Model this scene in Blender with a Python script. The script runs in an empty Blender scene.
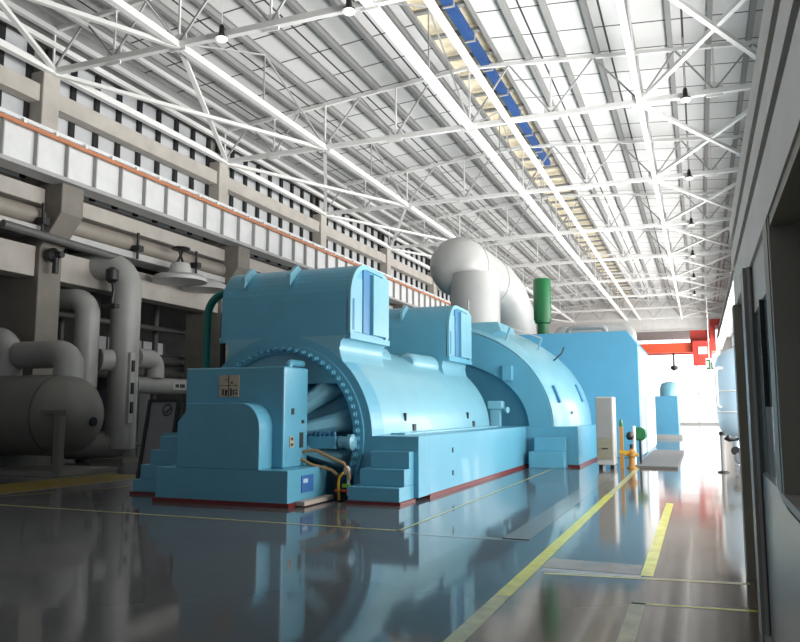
import bpy, bmesh, math, random
from mathutils import Vector, Matrix
random.seed(4)
SC = bpy.context.scene
COL = SC.collection
PI = math.pi

# ------------------------------------------------------------------ materials
def mat(name, col, rough=0.5, metal=0.0, var=0.06, scale=2.0, spec=0.5, emit=None, estr=0.0, bump=0.0, coat=0.0, bscale=None):
    m = bpy.data.materials.new(name); m.use_nodes = True
    n = m.node_tree.nodes; l = m.node_tree.links
    b = n['Principled BSDF']
    b.inputs['Roughness'].default_value = rough
    b.inputs['Metallic'].default_value = metal
    b.inputs['Specular IOR Level'].default_value = spec
    b.inputs['Coat Weight'].default_value = coat
    tc = n.new('ShaderNodeTexCoord')
    no = n.new('ShaderNodeTexNoise'); no.inputs['Scale'].default_value = scale; no.inputs['Detail'].default_value = 4
    l.new(tc.outputs['Object'], no.inputs['Vector'])
    r = n.new('ShaderNodeValToRGB')
    c0 = [max(0, c * (1 - var)) for c in col]; c1 = [min(1, c * (1 + var)) for c in col]
    r.color_ramp.elements[0].position = .3; r.color_ramp.elements[1].position = .7
    r.color_ramp.elements[0].color = (*c0, 1); r.color_ramp.elements[1].color = (*c1, 1)
    l.new(no.outputs['Fac'], r.inputs['Fac']); l.new(r.outputs['Color'], b.inputs['Base Color'])
    if emit:
        b.inputs['Emission Color'].default_value = (*emit, 1); b.inputs['Emission Strength'].default_value = estr
    if bump:
        bp = n.new('ShaderNodeBump'); bp.inputs['Strength'].default_value = bump; bp.inputs['Distance'].default_value = .02
        nb = n.new('ShaderNodeTexNoise'); nb.inputs['Scale'].default_value = bscale or scale * 3
        l.new(tc.outputs['Object'], nb.inputs['Vector'])
        l.new(nb.outputs['Fac'], bp.inputs['Height']); l.new(bp.outputs['Normal'], b.inputs['Normal'])
    return m

TEAL = (.12, .39, .54)
M = dict(
    teal=mat('teal_paint', TEAL, .34, var=.04, coat=.1),
    teal_box=mat('blue_enclosure_paint', (.11, .38, .58), .4, var=.03),
    teal_light=mat('pale_teal_paint', (.20, .46, .57), .32, var=.04, coat=.1),
    teal_dark=mat('recess_blue_paint', (.06, .22, .42), .35, var=.05),
    redtrim=mat('dark_red_paint', (.16, .015, .015), .4),
    white=mat('white_steel_paint', (.78, .78, .76), .45, var=.04, scale=.6),
    grey_steel=mat('grey_steel_paint', (.36, .36, .355), .5, var=.08),
    purlin=mat('purlin_grey_paint', (.24, .24, .235), .5, var=.05),
    black=mat('black_paint', (.012, .012, .013), .45),
    rubber=mat('black_rubber', (.02, .02, .02), .7),
    concrete=mat('painted_concrete', (.43, .40, .36), .8, var=.10, scale=1.5, bump=.1),
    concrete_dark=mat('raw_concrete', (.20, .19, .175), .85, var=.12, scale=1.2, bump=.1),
    girder=mat('girder_white_paint', (.68, .69, .69), .45, var=.05),
    orange=mat('orange_rail_paint', (.50, .19, .09), .45),
    pane=mat('frosted_pane', (.50, .51, .52), .35, var=.04, emit=(.9, .95, 1), estr=.03),
    pane_lit=mat('daylit_pane', (.7, .72, .72), .3, emit=(.95, .98, 1), estr=1.35),
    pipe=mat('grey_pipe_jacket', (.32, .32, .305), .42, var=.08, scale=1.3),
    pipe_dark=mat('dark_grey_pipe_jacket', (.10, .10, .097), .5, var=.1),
    tank=mat('grey_tank_paint', (.17, .165, .152), .45, var=.08),
    jacket=mat('white_insulation_jacket', (.44, .44, .43), .38, var=.06, scale=1.0),
    green=mat('green_paint', (.012, .14, .045), .4),
    teal_green=mat('teal_green_pipe_paint', (.01, .19, .15), .4),
    yellow=mat('yellow_paint', (.62, .36, .03), .45),
    ochre=mat('ochre_paint', (.42, .22, .05), .5),
    hose=mat('tan_hose', (.42, .26, .12), .5),
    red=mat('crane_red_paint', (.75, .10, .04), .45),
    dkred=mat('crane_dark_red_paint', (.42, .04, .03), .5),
    blue=mat('blue_duct_paint', (.02, .07, .22), .5, var=.15),
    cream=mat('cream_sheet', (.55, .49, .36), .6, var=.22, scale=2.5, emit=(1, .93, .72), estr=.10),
    brass=mat('brass_plate', (.52, .43, .31), .4, metal=.3, var=.12, scale=14),
    dark_mark=mat('dark_marking', (.03, .03, .03), .6),
    blue_plate=mat('blue_plate', (.05, .16, .42), .4),
    cab_body=mat('cabinet_light_grey_paint', (.45, .45, .44), .45),
    bay_dark=mat('sooty_wall', (.05, .05, .048), .9, var=.2),  # near-black base colour stands for the shade deep in the left bay
    column_dark=mat('grey_brown_concrete', (.20, .185, .16), .85, var=.1),  # lower column concrete, darkened to stand for the shade on it
    cab=mat('cabinet_grey_paint', (.30, .30, .29), .45),
    cab_low=mat('cabinet_beige_panel', (.28, .26, .19), .5),
    alu=mat('grey_aluminium', (.42, .42, .41), .35, metal=.3),
    frame_dark=mat('olive_dark_frame', (.33, .31, .26), .45),
    frame_mid=mat('grey_bronze_frame', (.30, .29, .27), .35),
    fascia=mat('fascia_cladding', (.88, .88, .87), .45, var=.05),
    clad=mat('polished_cladding', (.36, .38, .40), .24, metal=.2, var=.04, scale=.8),
    glassy=mat('blue_tinted_glass', (.42, .53, .60), .06, spec=.5, var=.02),  # blue tint, with a paler base that paints in the bright reflection
    board=mat('grey_board_face', (.20, .205, .21), .5, var=.06),
    line_yellow=mat('yellow_line_paint', (.50, .50, .04), .25, var=.15, scale=6),
    line_dull=mat('worn_yellow_line_paint', (.36, .36, .16), .25, var=.2, scale=6),
    line_white=mat('worn_white_line_paint', (.28, .29, .31), .3, var=.15, scale=6),
    tan_band=mat('tan_floor_paint', (.27, .175, .10), .15, var=.12),
    beige_band=mat('beige_floor_paint', (.17, .145, .12), .15, var=.1),
    yellow_floor=mat('ochre_floor_paint', (.20, .15, .03), .3, var=.2),
    lens=mat('lamp_lens', (.8, .8, .78), .3, emit=(1, 1, .97), estr=.6),
    paleblue=mat('pale_blue_paint', (.50, .66, .78), .35, var=.06),
    pale=mat('pale_wall_paint', (.72, .72, .70), .7, var=.05),
    lockers=mat('grey_blue_locker_paint', (.22, .24, .27), .45),
)

def floor_mat(name, c0, c1, rough):
    m = bpy.data.materials.new(name); m.use_nodes = True
    n = m.node_tree.nodes; l = m.node_tree.links; b = n['Principled BSDF']
    tc = n.new('ShaderNodeTexCoord')
    no = n.new('ShaderNodeTexNoise'); no.inputs['Scale'].default_value = .35; no.inputs['Detail'].default_value = 5
    l.new(tc.outputs['Object'], no.inputs['Vector'])
    r = n.new('ShaderNodeValToRGB'); r.color_ramp.elements[0].position = .35; r.color_ramp.elements[1].position = .65
    r.color_ramp.elements[0].color = (*c0, 1); r.color_ramp.elements[1].color = (*c1, 1)
    l.new(no.outputs['Fac'], r.inputs['Fac']); l.new(r.outputs['Color'], b.inputs['Base Color'])
    b.inputs['Roughness'].default_value = rough; b.inputs['Specular IOR Level'].default_value = .22
    nb = n.new('ShaderNodeTexNoise'); nb.inputs['Scale'].default_value = 1.1; nb.inputs['Detail'].default_value = 2
    l.new(tc.outputs['Object'], nb.inputs['Vector'])
    bp = n.new('ShaderNodeBump'); bp.inputs['Strength'].default_value = .06; bp.inputs['Distance'].default_value = .03
    l.new(nb.outputs['Fac'], bp.inputs['Height']); l.new(bp.outputs['Normal'], b.inputs['Normal'])
    return m
M['floor'] = floor_mat('grey_blue_epoxy', (.095, .097, .102), (.12, .122, .126), .07)
M['walkway'] = floor_mat('grey_brown_epoxy', (.115, .096, .078), (.145, .122, .10), .09)

def ceiling_mat():
    m = bpy.data.materials.new('roof_sheet_panels'); m.use_nodes = True
    n = m.node_tree.nodes; l = m.node_tree.links; b = n['Principled BSDF']
    tc = n.new('ShaderNodeTexCoord')
    mp = n.new('ShaderNodeMapping'); l.new(tc.outputs['Object'], mp.inputs['Vector'])
    br = n.new('ShaderNodeTexBrick'); br.offset = 0
    br.inputs['Scale'].default_value = 1; br.inputs['Brick Width'].default_value = 2.4; br.inputs['Row Height'].default_value = 1.82
    br.inputs['Mortar Size'].default_value = .035; br.inputs['Mortar Smooth'].default_value = 0
    br.inputs['Color1'].default_value = (.66, .66, .65, 1); br.inputs['Color2'].default_value = (.60, .60, .59, 1)
    br.inputs['Mortar'].default_value = (.04, .04, .04, 1)
    l.new(mp.outputs['Vector'], br.inputs['Vector'])
    l.new(br.outputs['Color'], b.inputs['Base Color']); b.inputs['Roughness'].default_value = .6
    return m
M['ceiling'] = ceiling_mat()

# ------------------------------------------------------------------ mesh helper
class MB:
    def __init__(s): s.v = []; s.f = []; s.sm = []
    def add(s, vs, fs, smooth=False):
        o = len(s.v); s.v += [tuple(v) for v in vs]
        for f in fs: s.f.append([i + o for i in f]); s.sm.append(smooth)
        return s
    def box(s, x0, x1, y0, y1, z0, z1):
        vs = [(x, y, z) for z in (z0, z1) for y in (y0, y1) for x in (x0, x1)]
        return s.add(vs, [(0, 2, 3, 1), (4, 5, 7, 6), (0, 1, 5, 4), (2, 6, 7, 3), (0, 4, 6, 2), (1, 3, 7, 5)])
    def beam(s, p, q, w, h=None, up=(0, 0, 1)):
        h = h or w; p = Vector(p); q = Vector(q); d = (q - p).normalized(); up = Vector(up)
        if abs(d.dot(up)) > .98: up = Vector((1, 0, 0))
        a = d.cross(up).normalized(); b = a.cross(d).normalized()
        vs = [e + a * (i * w / 2) + b * (j * h / 2) for e in (p, q) for j in (-1, 1) for i in (-1, 1)]
        return s.add(vs, [(0, 2, 3, 1), (4, 5, 7, 6), (0, 1, 5, 4), (2, 6, 7, 3), (0, 4, 6, 2), (1, 3, 7, 5)])
    def ibeam(s, p, q, w, h, t):
        # I section, axis p->q, h vertical
        p = Vector(p); q = Vector(q); d = (q - p).normalized(); up = Vector((0, 0, 1)); b = (up - d * d.dot(up)).normalized()
        for o in (-1, 1): s.beam(p + b * (o * (h - t) / 2), q + b * (o * (h - t) / 2), w, t)
        s.beam(p, q, t, h - 2 * t); return s
    def tube(s, pts, r, n=12, cap=True):
        pts = [Vector(p) for p in pts]; rs = r if isinstance(r, (list, tuple)) else [r] * len(pts)
        rings = []; prev = None
        for i, p in enumerate(pts):
            if i == 0: t = pts[1] - p
            elif i == len(pts) - 1: t = p - pts[i - 1]
            else: t = (pts[i + 1] - p).normalized() + (p - pts[i - 1]).normalized()
            t.normalize()
            if prev is None:
                u = Vector((0, 0, 1)) if abs(t.z) < .9 else Vector((1, 0, 0))
                a = t.cross(u).normalized()
            else:
                a = (prev - t * prev.dot(t)).normalized()
            prev = a; b = t.cross(a)
            sc = 1.0
            if 0 < i < len(pts) - 1:
                c = t.dot((p - pts[i - 1]).normalized()); sc = 1.0
            rings.append([p + (a * math.cos(2 * PI * k / n) + b * math.sin(2 * PI * k / n)) * rs[i] * sc for k in range(n)])
        vs = [v for rg in rings for v in rg]
        fs = [(i * n + k, i * n + (k + 1) % n, (i + 1) * n + (k + 1) % n, (i + 1) * n + k) for i in range(len(pts) - 1) for k in range(n)]
        s.add(vs, fs, True)
        if cap:
            s.add(rings[0], [tuple(range(n - 1, -1, -1))]); s.add(rings[-1], [tuple(range(n))])
        return s
    def cyl(s, p, q, r, n=16): return s.tube([p, q], r, n)
    def lathe(s, c, axis, prof, n=32, smooth=True):
        # prof: list of (dist along axis, radius)
        ax = Vector(axis).normalized(); u = Vector((0, 0, 1)) if abs(ax.z) < .9 else Vector((1, 0, 0))
        a = ax.cross(u).normalized(); b = ax.cross(a); c = Vector(c); vs = []
        for d, r in prof:
            for k in range(n): vs.append(c + ax * d + (a * math.cos(2 * PI * k / n) + b * math.sin(2 * PI * k / n)) * r)
        fs = [(i * n + k, i * n + (k + 1) % n, (i + 1) * n + (k + 1) % n, (i + 1) * n + k) for i in range(len(prof) - 1) for k in range(n)]
        s.add(vs, fs, smooth)
        s.add(vs[:n], [tuple(range(n - 1, -1, -1))]); s.add(vs[-n:], [tuple(range(n))])
        return s
    def prism(s, poly, plane, d0, d1, smooth=False):
        # poly in 2D; plane 'xz' extruded along y, 'yz' along x, 'xy' along z
        def P(a, b, d): return {'xz': (a, d, b), 'yz': (d, a, b), 'xy': (a, b, d)}[plane]
        n = len(poly); vs = [P(a, b, d0) for a, b in poly] + [P(a, b, d1) for a, b in poly]
        s.add(vs, [tuple(range(n)), tuple(range(2 * n - 1, n - 1, -1))])
        s.add(vs, [(k, (k + 1) % n, n + (k + 1) % n, n + k) for k in range(n)], smooth); return s
    def shell(s, outer, inner, plane, d0, d1, smooth=True):
        # open strip between two polylines of equal length, with thickness d0..d1
        def P(a, b, d): return {'xz': (a, d, b), 'yz': (d, a, b), 'xy': (a, b, d)}[plane]
        n = len(outer); O0 = [P(*p, d0) for p in outer]; I0 = [P(*p, d0) for p in inner]; O1 = [P(*p, d1) for p in outer]; I1 = [P(*p, d1) for p in inner]
        vs = O0 + I0 + O1 + I1; fs = []; fl = []
        for k in range(n - 1):
            fl += [(k, k + 1, n + k + 1, n + k), (2 * n + k, 3 * n + k, 3 * n + k + 1, 2 * n + k + 1)]
            fs += [(k, 2 * n + k, 2 * n + k + 1, k + 1), (n + k, n + k + 1, 3 * n + k + 1, 3 * n + k)]
        s.add(vs, fl + [(0, n, 3 * n, 2 * n), (n - 1, 3 * n - 1, 4 * n - 1, 2 * n - 1)]); s.add(vs, fs, smooth); return s
    def build(s, name, m, parent=None, bevel=0, origin=None):
        if parent is not None:
            o = Vector((0, 0, 0)); q = parent
            while q: o += q.location; q = q.parent
        elif origin is not None: o = Vector(origin)
        else:
            xs, ys, zs = zip(*s.v); o = Vector(((min(xs) + max(xs)) / 2, (min(ys) + max(ys)) / 2, min(zs)))
        me = bpy.data.meshes.new(name)
        bm = bmesh.new(); bv = [bm.verts.new(Vector(v) - o) for v in s.v]
        for f, sm in zip(s.f, s.sm):
            try: fc = bm.faces.new([bv[i] for i in f]); fc.smooth = sm
            except ValueError: pass
        bmesh.ops.remove_doubles(bm, verts=bm.verts, dist=1e-5)
        bmesh.ops.recalc_face_normals(bm, faces=bm.faces)
        bm.to_mesh(me); bm.free()
        me.materials.append(M[m] if isinstance(m, str) else m)
        ob = bpy.data.objects.new(name, me); COL.objects.link(ob)
        if parent is not None: ob.parent = parent
        else: ob.location = o
        if any(s.sm) and not all(s.sm) or any(s.sm):
            es = ob.modifiers.new('edges', 'EDGE_SPLIT'); es.split_angle = math.radians(38)
        if bevel:
            b = ob.modifiers.new('bevel', 'BEVEL'); b.width = bevel; b.segments = 2; b.limit_method = 'ANGLE'; b.angle_limit = math.radians(40)
        return ob

def tag(o, label, cat, group=None, kind=None):
    if label: o['label'] = label
    if cat: o['category'] = cat
    if group: o['group'] = group
    if kind: o['kind'] = kind
    return o
def thing(name, label, cat, loc, group=None):
    e = bpy.data.objects.new(name, None); e.empty_display_size = .2; e.location = loc; COL.objects.link(e)
    return tag(e, label, cat, group)
def struct(o): o['kind'] = 'structure'; return o
def dup(root, loc, label=None):
    r = root.copy(); COL.objects.link(r); r.location = loc
    if label: r['label'] = label
    for ch in list(root.children):
        c = ch.copy(); COL.objects.link(c); c.parent = r
        for g in list(ch.children):
            d = g.copy(); COL.objects.link(d); d.parent = c
    return r
def inst(ob, name, parent, offset):
    c = ob.copy(); c.name = name; COL.objects.link(c); c.parent = parent; c.location = Vector(offset); return c
ORD = ['nearest', 'second', 'third', 'fourth', 'fifth', 'sixth', 'seventh', 'eighth', 'ninth', 'tenth']
def arc(cx, cz, a, b, t0, t1, n):
    return [(cx + a * math.cos(t0 + (t1 - t0) * k / n), cz + b * math.sin(t0 + (t1 - t0) * k / n)) for k in range(n + 1)]
def bend(p0, p1, p2, r, n=7):
    # points of a rounded corner at p1
    p0, p1, p2 = map(Vector, (p0, p1, p2)); a = (p0 - p1).normalized(); b = (p2 - p1).normalized()
    ang = a.angle(b); d = r / math.tan(ang / 2); s = p1 + a * d; e = p1 + b * d; bis = (a + b).normalized(); c = p1 + bis * (r / math.sin(ang / 2))
    u = s - c; w = e - c; tot = u.angle(w); out = []
    for k in range(n + 1):
        t = k / n; out.append(c + (u * math.sin((1 - t) * tot) + w * math.sin(t * tot)) / math.sin(tot))
    return out
def path(pts, r):
    out = [Vector(pts[0])]
    for i in range(1, len(pts) - 1): out += bend(pts[i - 1], pts[i], pts[i + 1], r)
    return out + [Vector(pts[-1])]

# ------------------------------------------------------------------ hall shell
XL, XR, AX = -18.2, 3.3, -7.45
BAY = 9.1; T0 = 16.65
TY = [T0 + BAY * k for k in range(9)]
YEND = 91.0
def zroof(x): return 14.6 - .085 * abs(x - AX)

fl = struct(MB().box(-26, 14, -8, YEND, -.3, 0).build('floor', 'floor', origin=(0, 0, 0)))
# right-hand walkway zone and painted lines are paint on the floor
def strip(p, q, w, z, name, m):
    p = Vector((*p, z)); q = Vector((*q, z)); d = (q - p).normalized(); a = Vector((d.y, -d.x, 0)) * w / 2
    return MB().add([p - a, p + a, q + a, q - a], [(0, 1, 2, 3)]).build(name, m, fl)
MB().add([(-1.66, -6, .001), (3.2, -6, .001), (3.2, 40, .001), (-1.66, 40, .001)], [(0, 1, 2, 3)]).build('walkway_paint', 'walkway', fl)
strip((-1.66, 6.6), (-1.66, 15), .14, .003, 'yellow_line', 'line_yellow')
strip((-1.66, -6), (-1.66, 6.6), .14, .003, 'yellow_line', 'line_dull')
strip((-1.66, 15), (-1.66, 26), .12, .003, 'yellow_line', 'line_dull')
strip((-.55, 7.86), (-.55, 14), .12, .003, 'yellow_line', 'line_yellow')
strip((-.55, -2), (-.55, 6.8), .12, .003, 'yellow_line', 'line_dull')
strip((-1.5, 7.62), (.36, 7.86), .09, .003, 'yellow_line', 'line_dull')
strip((-.6, 6.74), (.36, 6.84), .05, .003, 'yellow_line', 'line_yellow')
strip((-1.58, 8.15), (-.62, 8.15), .5, .002, 'tan_band', 'tan_band')
strip((-1.55, 7.78), (-.6, 7.78), .18, .0025, 'grey_band', 'line_white')
strip((-18, 9.62), (-3.75, 9.53), .08, .003, 'yellow_line', 'line_dull')
strip((-3.8, 9.5), (-3.8, 22), .06, .003, 'yellow_line', 'line_dull')
strip((-3.7, 9.4), (-2.0, 9.4), .16, .002, 'beige_band', 'beige_band')
strip((-2.2, 9.4), (-2.2, 22), .34, .002, 'beige_band', 'beige_band')
strip((-12.55, 8), (-12.3, 15.5), .07, .004, 'white_line', 'line_white')
MB().add([(-14.4, 6, .002), (-12.6, 6, .002), (-12.35, 15.2, .002), (-14.0, 15.2, .002)], [(0, 1, 2, 3)]).build('yellow_zone_paint', 'yellow_floor', fl)
strip((-12.2, 10.4), (-11.0, 13.3), .06, .003, 'yellow_line', 'line_dull')

# ceiling: two sloped roof planes with a raised monitor along the middle
MX0, MX1 = -8.25, -6.3
cl = MB()
for x0, x1 in ((-19.3, MX0), (MX1, 4.2)):
    z0, z1 = zroof(x0), zroof(x1)
    cl.prism([(x0, z0), (x1, z1), (x1, z1 + .15), (x0, z0 + .15)], 'xz', 2, YEND + .3)
ceil = struct(cl.build('ceiling', 'ceiling', origin=(0, .6, 0)))
zm = zroof(MX0)
mo = MB()
mo.box(MX0 - .06, MX0, 2, YEND, zm, zm + .3).box(MX1, MX1 + .06, 2, YEND, zm, zm + .3).box(MX0 - .06, MX1 + .06, 2, YEND, zm + .3, zm + .4)
mo.build('monitor_lining', 'cream', ceil)
PUR = [x for x in [-17.2 + 1.2 * k for k in range(17)] if not (MX0 - .2 < x < MX1 + .2)]
for x in PUR:
    z = zroof(x) - .14
    MB().ibeam((x, 4, z), (x, YEND - .1, z), .16, .26, .03).build('purlin', 'purlin', ceil)
for x in (MX0, MX1):
    MB().beam((x, 4, zm - .02), (x, YEND - .1, zm - .02), .14, .16).build('purlin', 'purlin', ceil)
# cross bars of the roof monitor
for k in range(44):
    y = 13.2 + 1.75 * k
    MB().box(MX0, MX1, y - .09, y + .09, zm + .02, zm + .14).build('cross_bar', 'purlin', ceil)
# eaves strip between wall and roof
struct(MB().box(-18.75, -18.1, 2, YEND, 13.35, 13.7).build('trim_1', 'grey_steel'))

# left wall
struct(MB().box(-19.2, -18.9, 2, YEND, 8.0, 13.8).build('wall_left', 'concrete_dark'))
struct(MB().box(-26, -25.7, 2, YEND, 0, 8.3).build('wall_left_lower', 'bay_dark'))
struct(MB().box(-26, -18.9, 2, YEND, 8.0, 8.3).build('ceiling_2', 'bay_dark'))  # slab over the left bay, added to block light
# end wall, glazed and full of daylight
struct(MB().box(-26, 6, YEND, YEND + .3, 0, 14.6).build('wall_far', 'pale'))
wn = struct(MB().box(-17.6, 2.4, YEND - .08, YEND - .02, .2, 10.6).build('window_1', 'pane_lit'))
fr = MB()
for k in range(9): fr.box(-17.6 + 2.5 * k - .06, -17.6 + 2.5 * k + .06, YEND - .14, YEND - .08, .2, 10.6)
for z in (.2, 3.4, 10.6): fr.box(-17.6, 2.4, YEND - .14, YEND - .08, z - .06, z + .06)
fr.build('window_frame', 'white', wn)
# right wall: piers with big windows between them
wr = MB().box(XR + .3, XR + .6, 9.0, YEND, 0, 1.0).box(XR + .3, XR + .6, 9.5, YEND, 8.4, 14.0)
for y in TY: wr.box(XR + .3, XR + .6, y - .6, y + .6, 1.0, 8.4)
struct(wr.build('wall_right', 'pale'))
LIGHTS = []
for k, y in enumerate([TY[0] - BAY + 1.4] + TY[:-1]):
    y0, y1 = y + .6, (TY[0] if k == 0 else y + BAY) - .6
    w = struct(MB().box(XR + .42, XR + .46, y0, y1, 1.0, 8.4).build('window_%d' % (k + 2), 'pane'))
    f = MB()
    for j in range(6):
        yy = y0 + (y1 - y0) * j / 5; f.box(XR + .36, XR + .42, yy - .04, yy + .04, 1.0, 8.4)
    for z in (1.03, 3.5, 6, 8.37): f.box(XR + .36, XR + .42, y0, y1, z - .03, z + .03)
    f.build('window_frame', 'white', w)
    LIGHTS.append((y0, y1))

# upper left window bands between the columns, one per bay
wi = 20
for k in range(-1, 8):
    y0 = T0 + BAY * k + .35; y1 = y0 + BAY - .7
    w = struct(MB().box(-18.9, -18.84, y0, y1, 8.6, 13.0).build('window_%d' % wi, 'pane')); wi += 1
    n = 8; f = MB()
    for j in range(n + 1):
        yy = y0 + (y1 - y0) * j / n; f.box(-18.84, -18.72, yy - .09, yy + .09, 8.6, 13.0)
    f.box(-18.84, -18.72, y0, y1, 12.25, 12.35)
    f.build('mullions', 'black', w)

# concrete columns of the left row
def column(y, label):
    t = thing('concrete_column', label, 'column', (-18.6, y, 0), 'columns along the left wall')
    MB().box(-19.1, XL, y - .32, y + .32, 8.3, 11.95).build('upper_shaft', 'concrete', t, bevel=.03)
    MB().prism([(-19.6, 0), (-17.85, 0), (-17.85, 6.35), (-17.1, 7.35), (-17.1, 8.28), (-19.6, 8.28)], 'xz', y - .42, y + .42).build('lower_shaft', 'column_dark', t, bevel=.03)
    MB().box(-19.0, XL + .12, y - .2, y + .2, 11.95, 12.02).build('bearing_plate', 'black', t)
    return t
for k, y in enumerate(TY[:8]):
    column(y, 'grey concrete crane column with corbel on the left wall, %s from the camera' % ORD[k])

# longitudinal concrete beams between the columns, upper and lower
for k in range(-1, 8):
    y0 = T0 + BAY * k + .33; y1 = y0 + BAY - .66; o = ORD[k + 1]
    tag(MB().box(-18.72, -18.3, y0, y1, 10.95, 11.5).build('concrete_beam', 'concrete', bevel=.02), 'grey concrete beam across the upper left windows, %s bay from the camera' % o, 'beam', 'upper wall beams')
    y0 += .1; y1 -= .1
    tag(MB().box(-18.7, -18.0, y0, y1, 5.5, 6.4).build('concrete_beam', 'concrete', bevel=.02), 'deep pale concrete beam above the left pipework, %s bay from the camera' % o, 'beam', 'lower wall beams')
    tag(MB().box(-18.5, -17.75, y0, y1, 7.62, 8.1).build('concrete_beam', 'concrete', bevel=.02), 'pale concrete beam tucked under the white crane girder, %s bay from the camera' % o, 'beam', 'beams under the crane girder')
    tag(MB().box(-18.6, -17.7, y0, y1, 6.72, 6.95).build('pipe_ledge', 'jacket', bevel=.02), 'white ledge carrying a tan pipe under the girder, %s bay from the camera' % o, 'ledge', 'pipe ledges')
tag(MB().cyl((-17.95, 3, 7.27), (-17.95, 80, 7.27), .27, 20).build('wall_pipe', mat('tan_pipe_jacket', (.27, .24, .205), .5)), 'long tan pipe running along the left wall below the crane girder', 'pipe')

# crane runway girders
def runway(xf, sgn, label, name='crane_girder'):
    t = thing(name, label, 'girder', (xf, 45, 8.28))
    MB().box(min(xf, xf - sgn * .05), max(xf, xf - sgn * .05), 3, 90, 8.34, 9.55).build('web_panel', 'girder', t)
    MB().box(xf - .32, xf + .32, 3, 90, 8.22, 8.34).build('bottom_flange', 'grey_steel', t)
    MB().box(min(xf + sgn * .16, xf - sgn * 1.3), max(xf + sgn * .16, xf - sgn * 1.3), 3, 90, 9.55, 9.66).build('top_flange', 'girder', t)
    st = None
    for k in range(69):
        y = 13.0 + 1.12 * k
        if y > 88: break
        if st is None:
            st = MB().box(min(xf, xf + sgn * .14), max(xf, xf + sgn * .14), y - .02, y + .02, 8.34, 9.55).build('stiffener', 'grey_steel', t)
        else: inst(st, 'stiffener', t, (0, y - 13.0, 0))
    MB().box(xf - sgn * .7 - .05, xf - sgn * .7 + .05, 3, 90, 9.66, 9.8).build('crane_rail', 'grey_steel', t)
    return t
g1 = runway(-17.2, 1, 'long white stiffened crane girder with orange conductor bar on the left columns')
MB().beam((-16.98, 3, 9.42), (-16.98, 90, 9.42), .08, .10).build('conductor_bar', 'orange', g1)
br = None
for k in range(70):
    y = 13.55 + 1.12 * k
    if y > 88: break
    if br is None: br = MB().box(-17.15, -16.94, y - .04, y + .04, 9.46, 9.58).build('bracket', 'white', g1)
    else: inst(br, 'bracket', g1, (0, y - 13.55, 0))
runway(2.2, -1, 'white crane girder on the right side, glimpsed past the control room corner')

# ------------------------------------------------------------------ roof steel
LN = [-18.2, -15.8, -13.45, -10.4, -7.45, -4.45, -1.45, .9, 3.3]
def make_truss(label, y):
    t = thing('roof_truss', label, 'roof truss', (AX, y, 12), 'roof trusses')
    MB().beam((XL, y, 12), (XR, y, 12), .17, .17).build('lower_chord', 'white', t)
    up = [(x, zroof(x) - .32) for x in (XL, AX, XR)]
    for (xa, za), (xb, zb) in zip(up, up[1:]):
        MB().beam((xa, y, za), (xb, y, zb), .12, .13).build('upper_chord', 'white', t)
    for i, x in enumerate(LN):
        MB().beam((x, y, 12.05), (x, y, zroof(x) - .35), .055).build('vertical', 'white', t)
        if i < len(LN) - 1:
            xm = (x + LN[i + 1]) / 2; zm_ = zroof(xm) - .35
            MB().beam((x, y, 12.05), (xm, y, zm_), .055).build('web_diagonal', 'grey_steel', t)
            MB().beam((LN[i + 1], y, 12.05), (xm, y, zm_), .055).build('web_diagonal', 'grey_steel', t)
        if 0 < i < 8: MB().box(x - .26, x + .26, y - .02, y + .02, 11.82, 12.3).build('gusset_plate', 'white', t)
    return t
tr0 = make_truss('white steel roof truss spanning the hall, nearest the camera', TY[0])
for k in range(1, 9): dup(tr0, (AX, TY[k], 12), 'white steel roof truss spanning the hall, %s from the camera' % ORD[k])
for x, w, nm in ((-18.1, .2, 'along the left column heads'), (-13.45, .19, 'between left wall and roof middle'), (-7.45, .25, 'thickest, down the middle of the roof'),
                 (-5.98, .15, 'just right of the middle one'), (-1.45, .17, 'over the walkway'), (3.1, .2, 'along the right wall')):
    tag(MB().beam((x, 4, 11.98), (x, YEND - .2, 11.98), w, .2).build('roof_tie_beam', 'white'), 'long white roof tie beam, %s' % nm, 'tie beam', 'roof tie beams')
for z, nm in ((12.85, 'lower'), (13.3, 'upper')):
    tag(MB().beam((-18.15, 4, z), (-18.15, YEND - .2, z), .16, .16).build('eaves_rail', 'white'), '%s white eaves rail running above the left windows' % nm, 'rail', 'eaves rails')
tag(MB().beam((-16.9, 4, 13.25), (-16.9, YEND - .2, 13.25), .14, .14).build('eaves_rail', 'white'), 'white eaves rail standing off the left wall under the roof', 'rail', 'eaves rails')
for k in range(-1, 8):
    ya, yb = T0 + BAY * k, T0 + BAY * (k + 1); o = ORD[k + 1]
    for (xa, xb, nm) in ((-18.1, -13.45, 'left'), (-1.45, 3.2, 'right')):
        for (p, q, w) in (((xa, ya), (xb, yb), 'leaning right going away'), ((xb, ya), (xa, yb), 'leaning left going away')):
            tag(MB().beam((p[0], p[1], 11.93 if 'right going' in w else 12.03), (q[0], q[1], 11.93 if 'right going' in w else 12.03), .14, .12).build('roof_brace', 'white'),
                'white diagonal brace on the %s roof edge, %s, %s bay' % (nm, w, o), 'brace', 'diagonal roof braces')
    for x, nm in ((-13.45, 'left inner'), (-7.45, 'middle'), (-1.45, 'right inner')):
        t = thing('sway_brace', 'thin grey V-shaped brace above the %s roof tie beam, %s bay' % (nm, o), 'brace', (x, (ya + yb) / 2, 12), 'sway braces')
        ym = (ya + yb) / 2; zt = zroof(x) - .3
        MB().beam((x, ya, 12.05), (x, ym, zt), .05).build('rod', 'grey_steel', t)
        MB().beam((x, yb, 12.05), (x, ym, zt), .05).build('rod', 'grey_steel', t)
        MB().beam((x, ym, 12.0), (x, ym, zt), .04).build('hanger', 'grey_steel', t)

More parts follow.
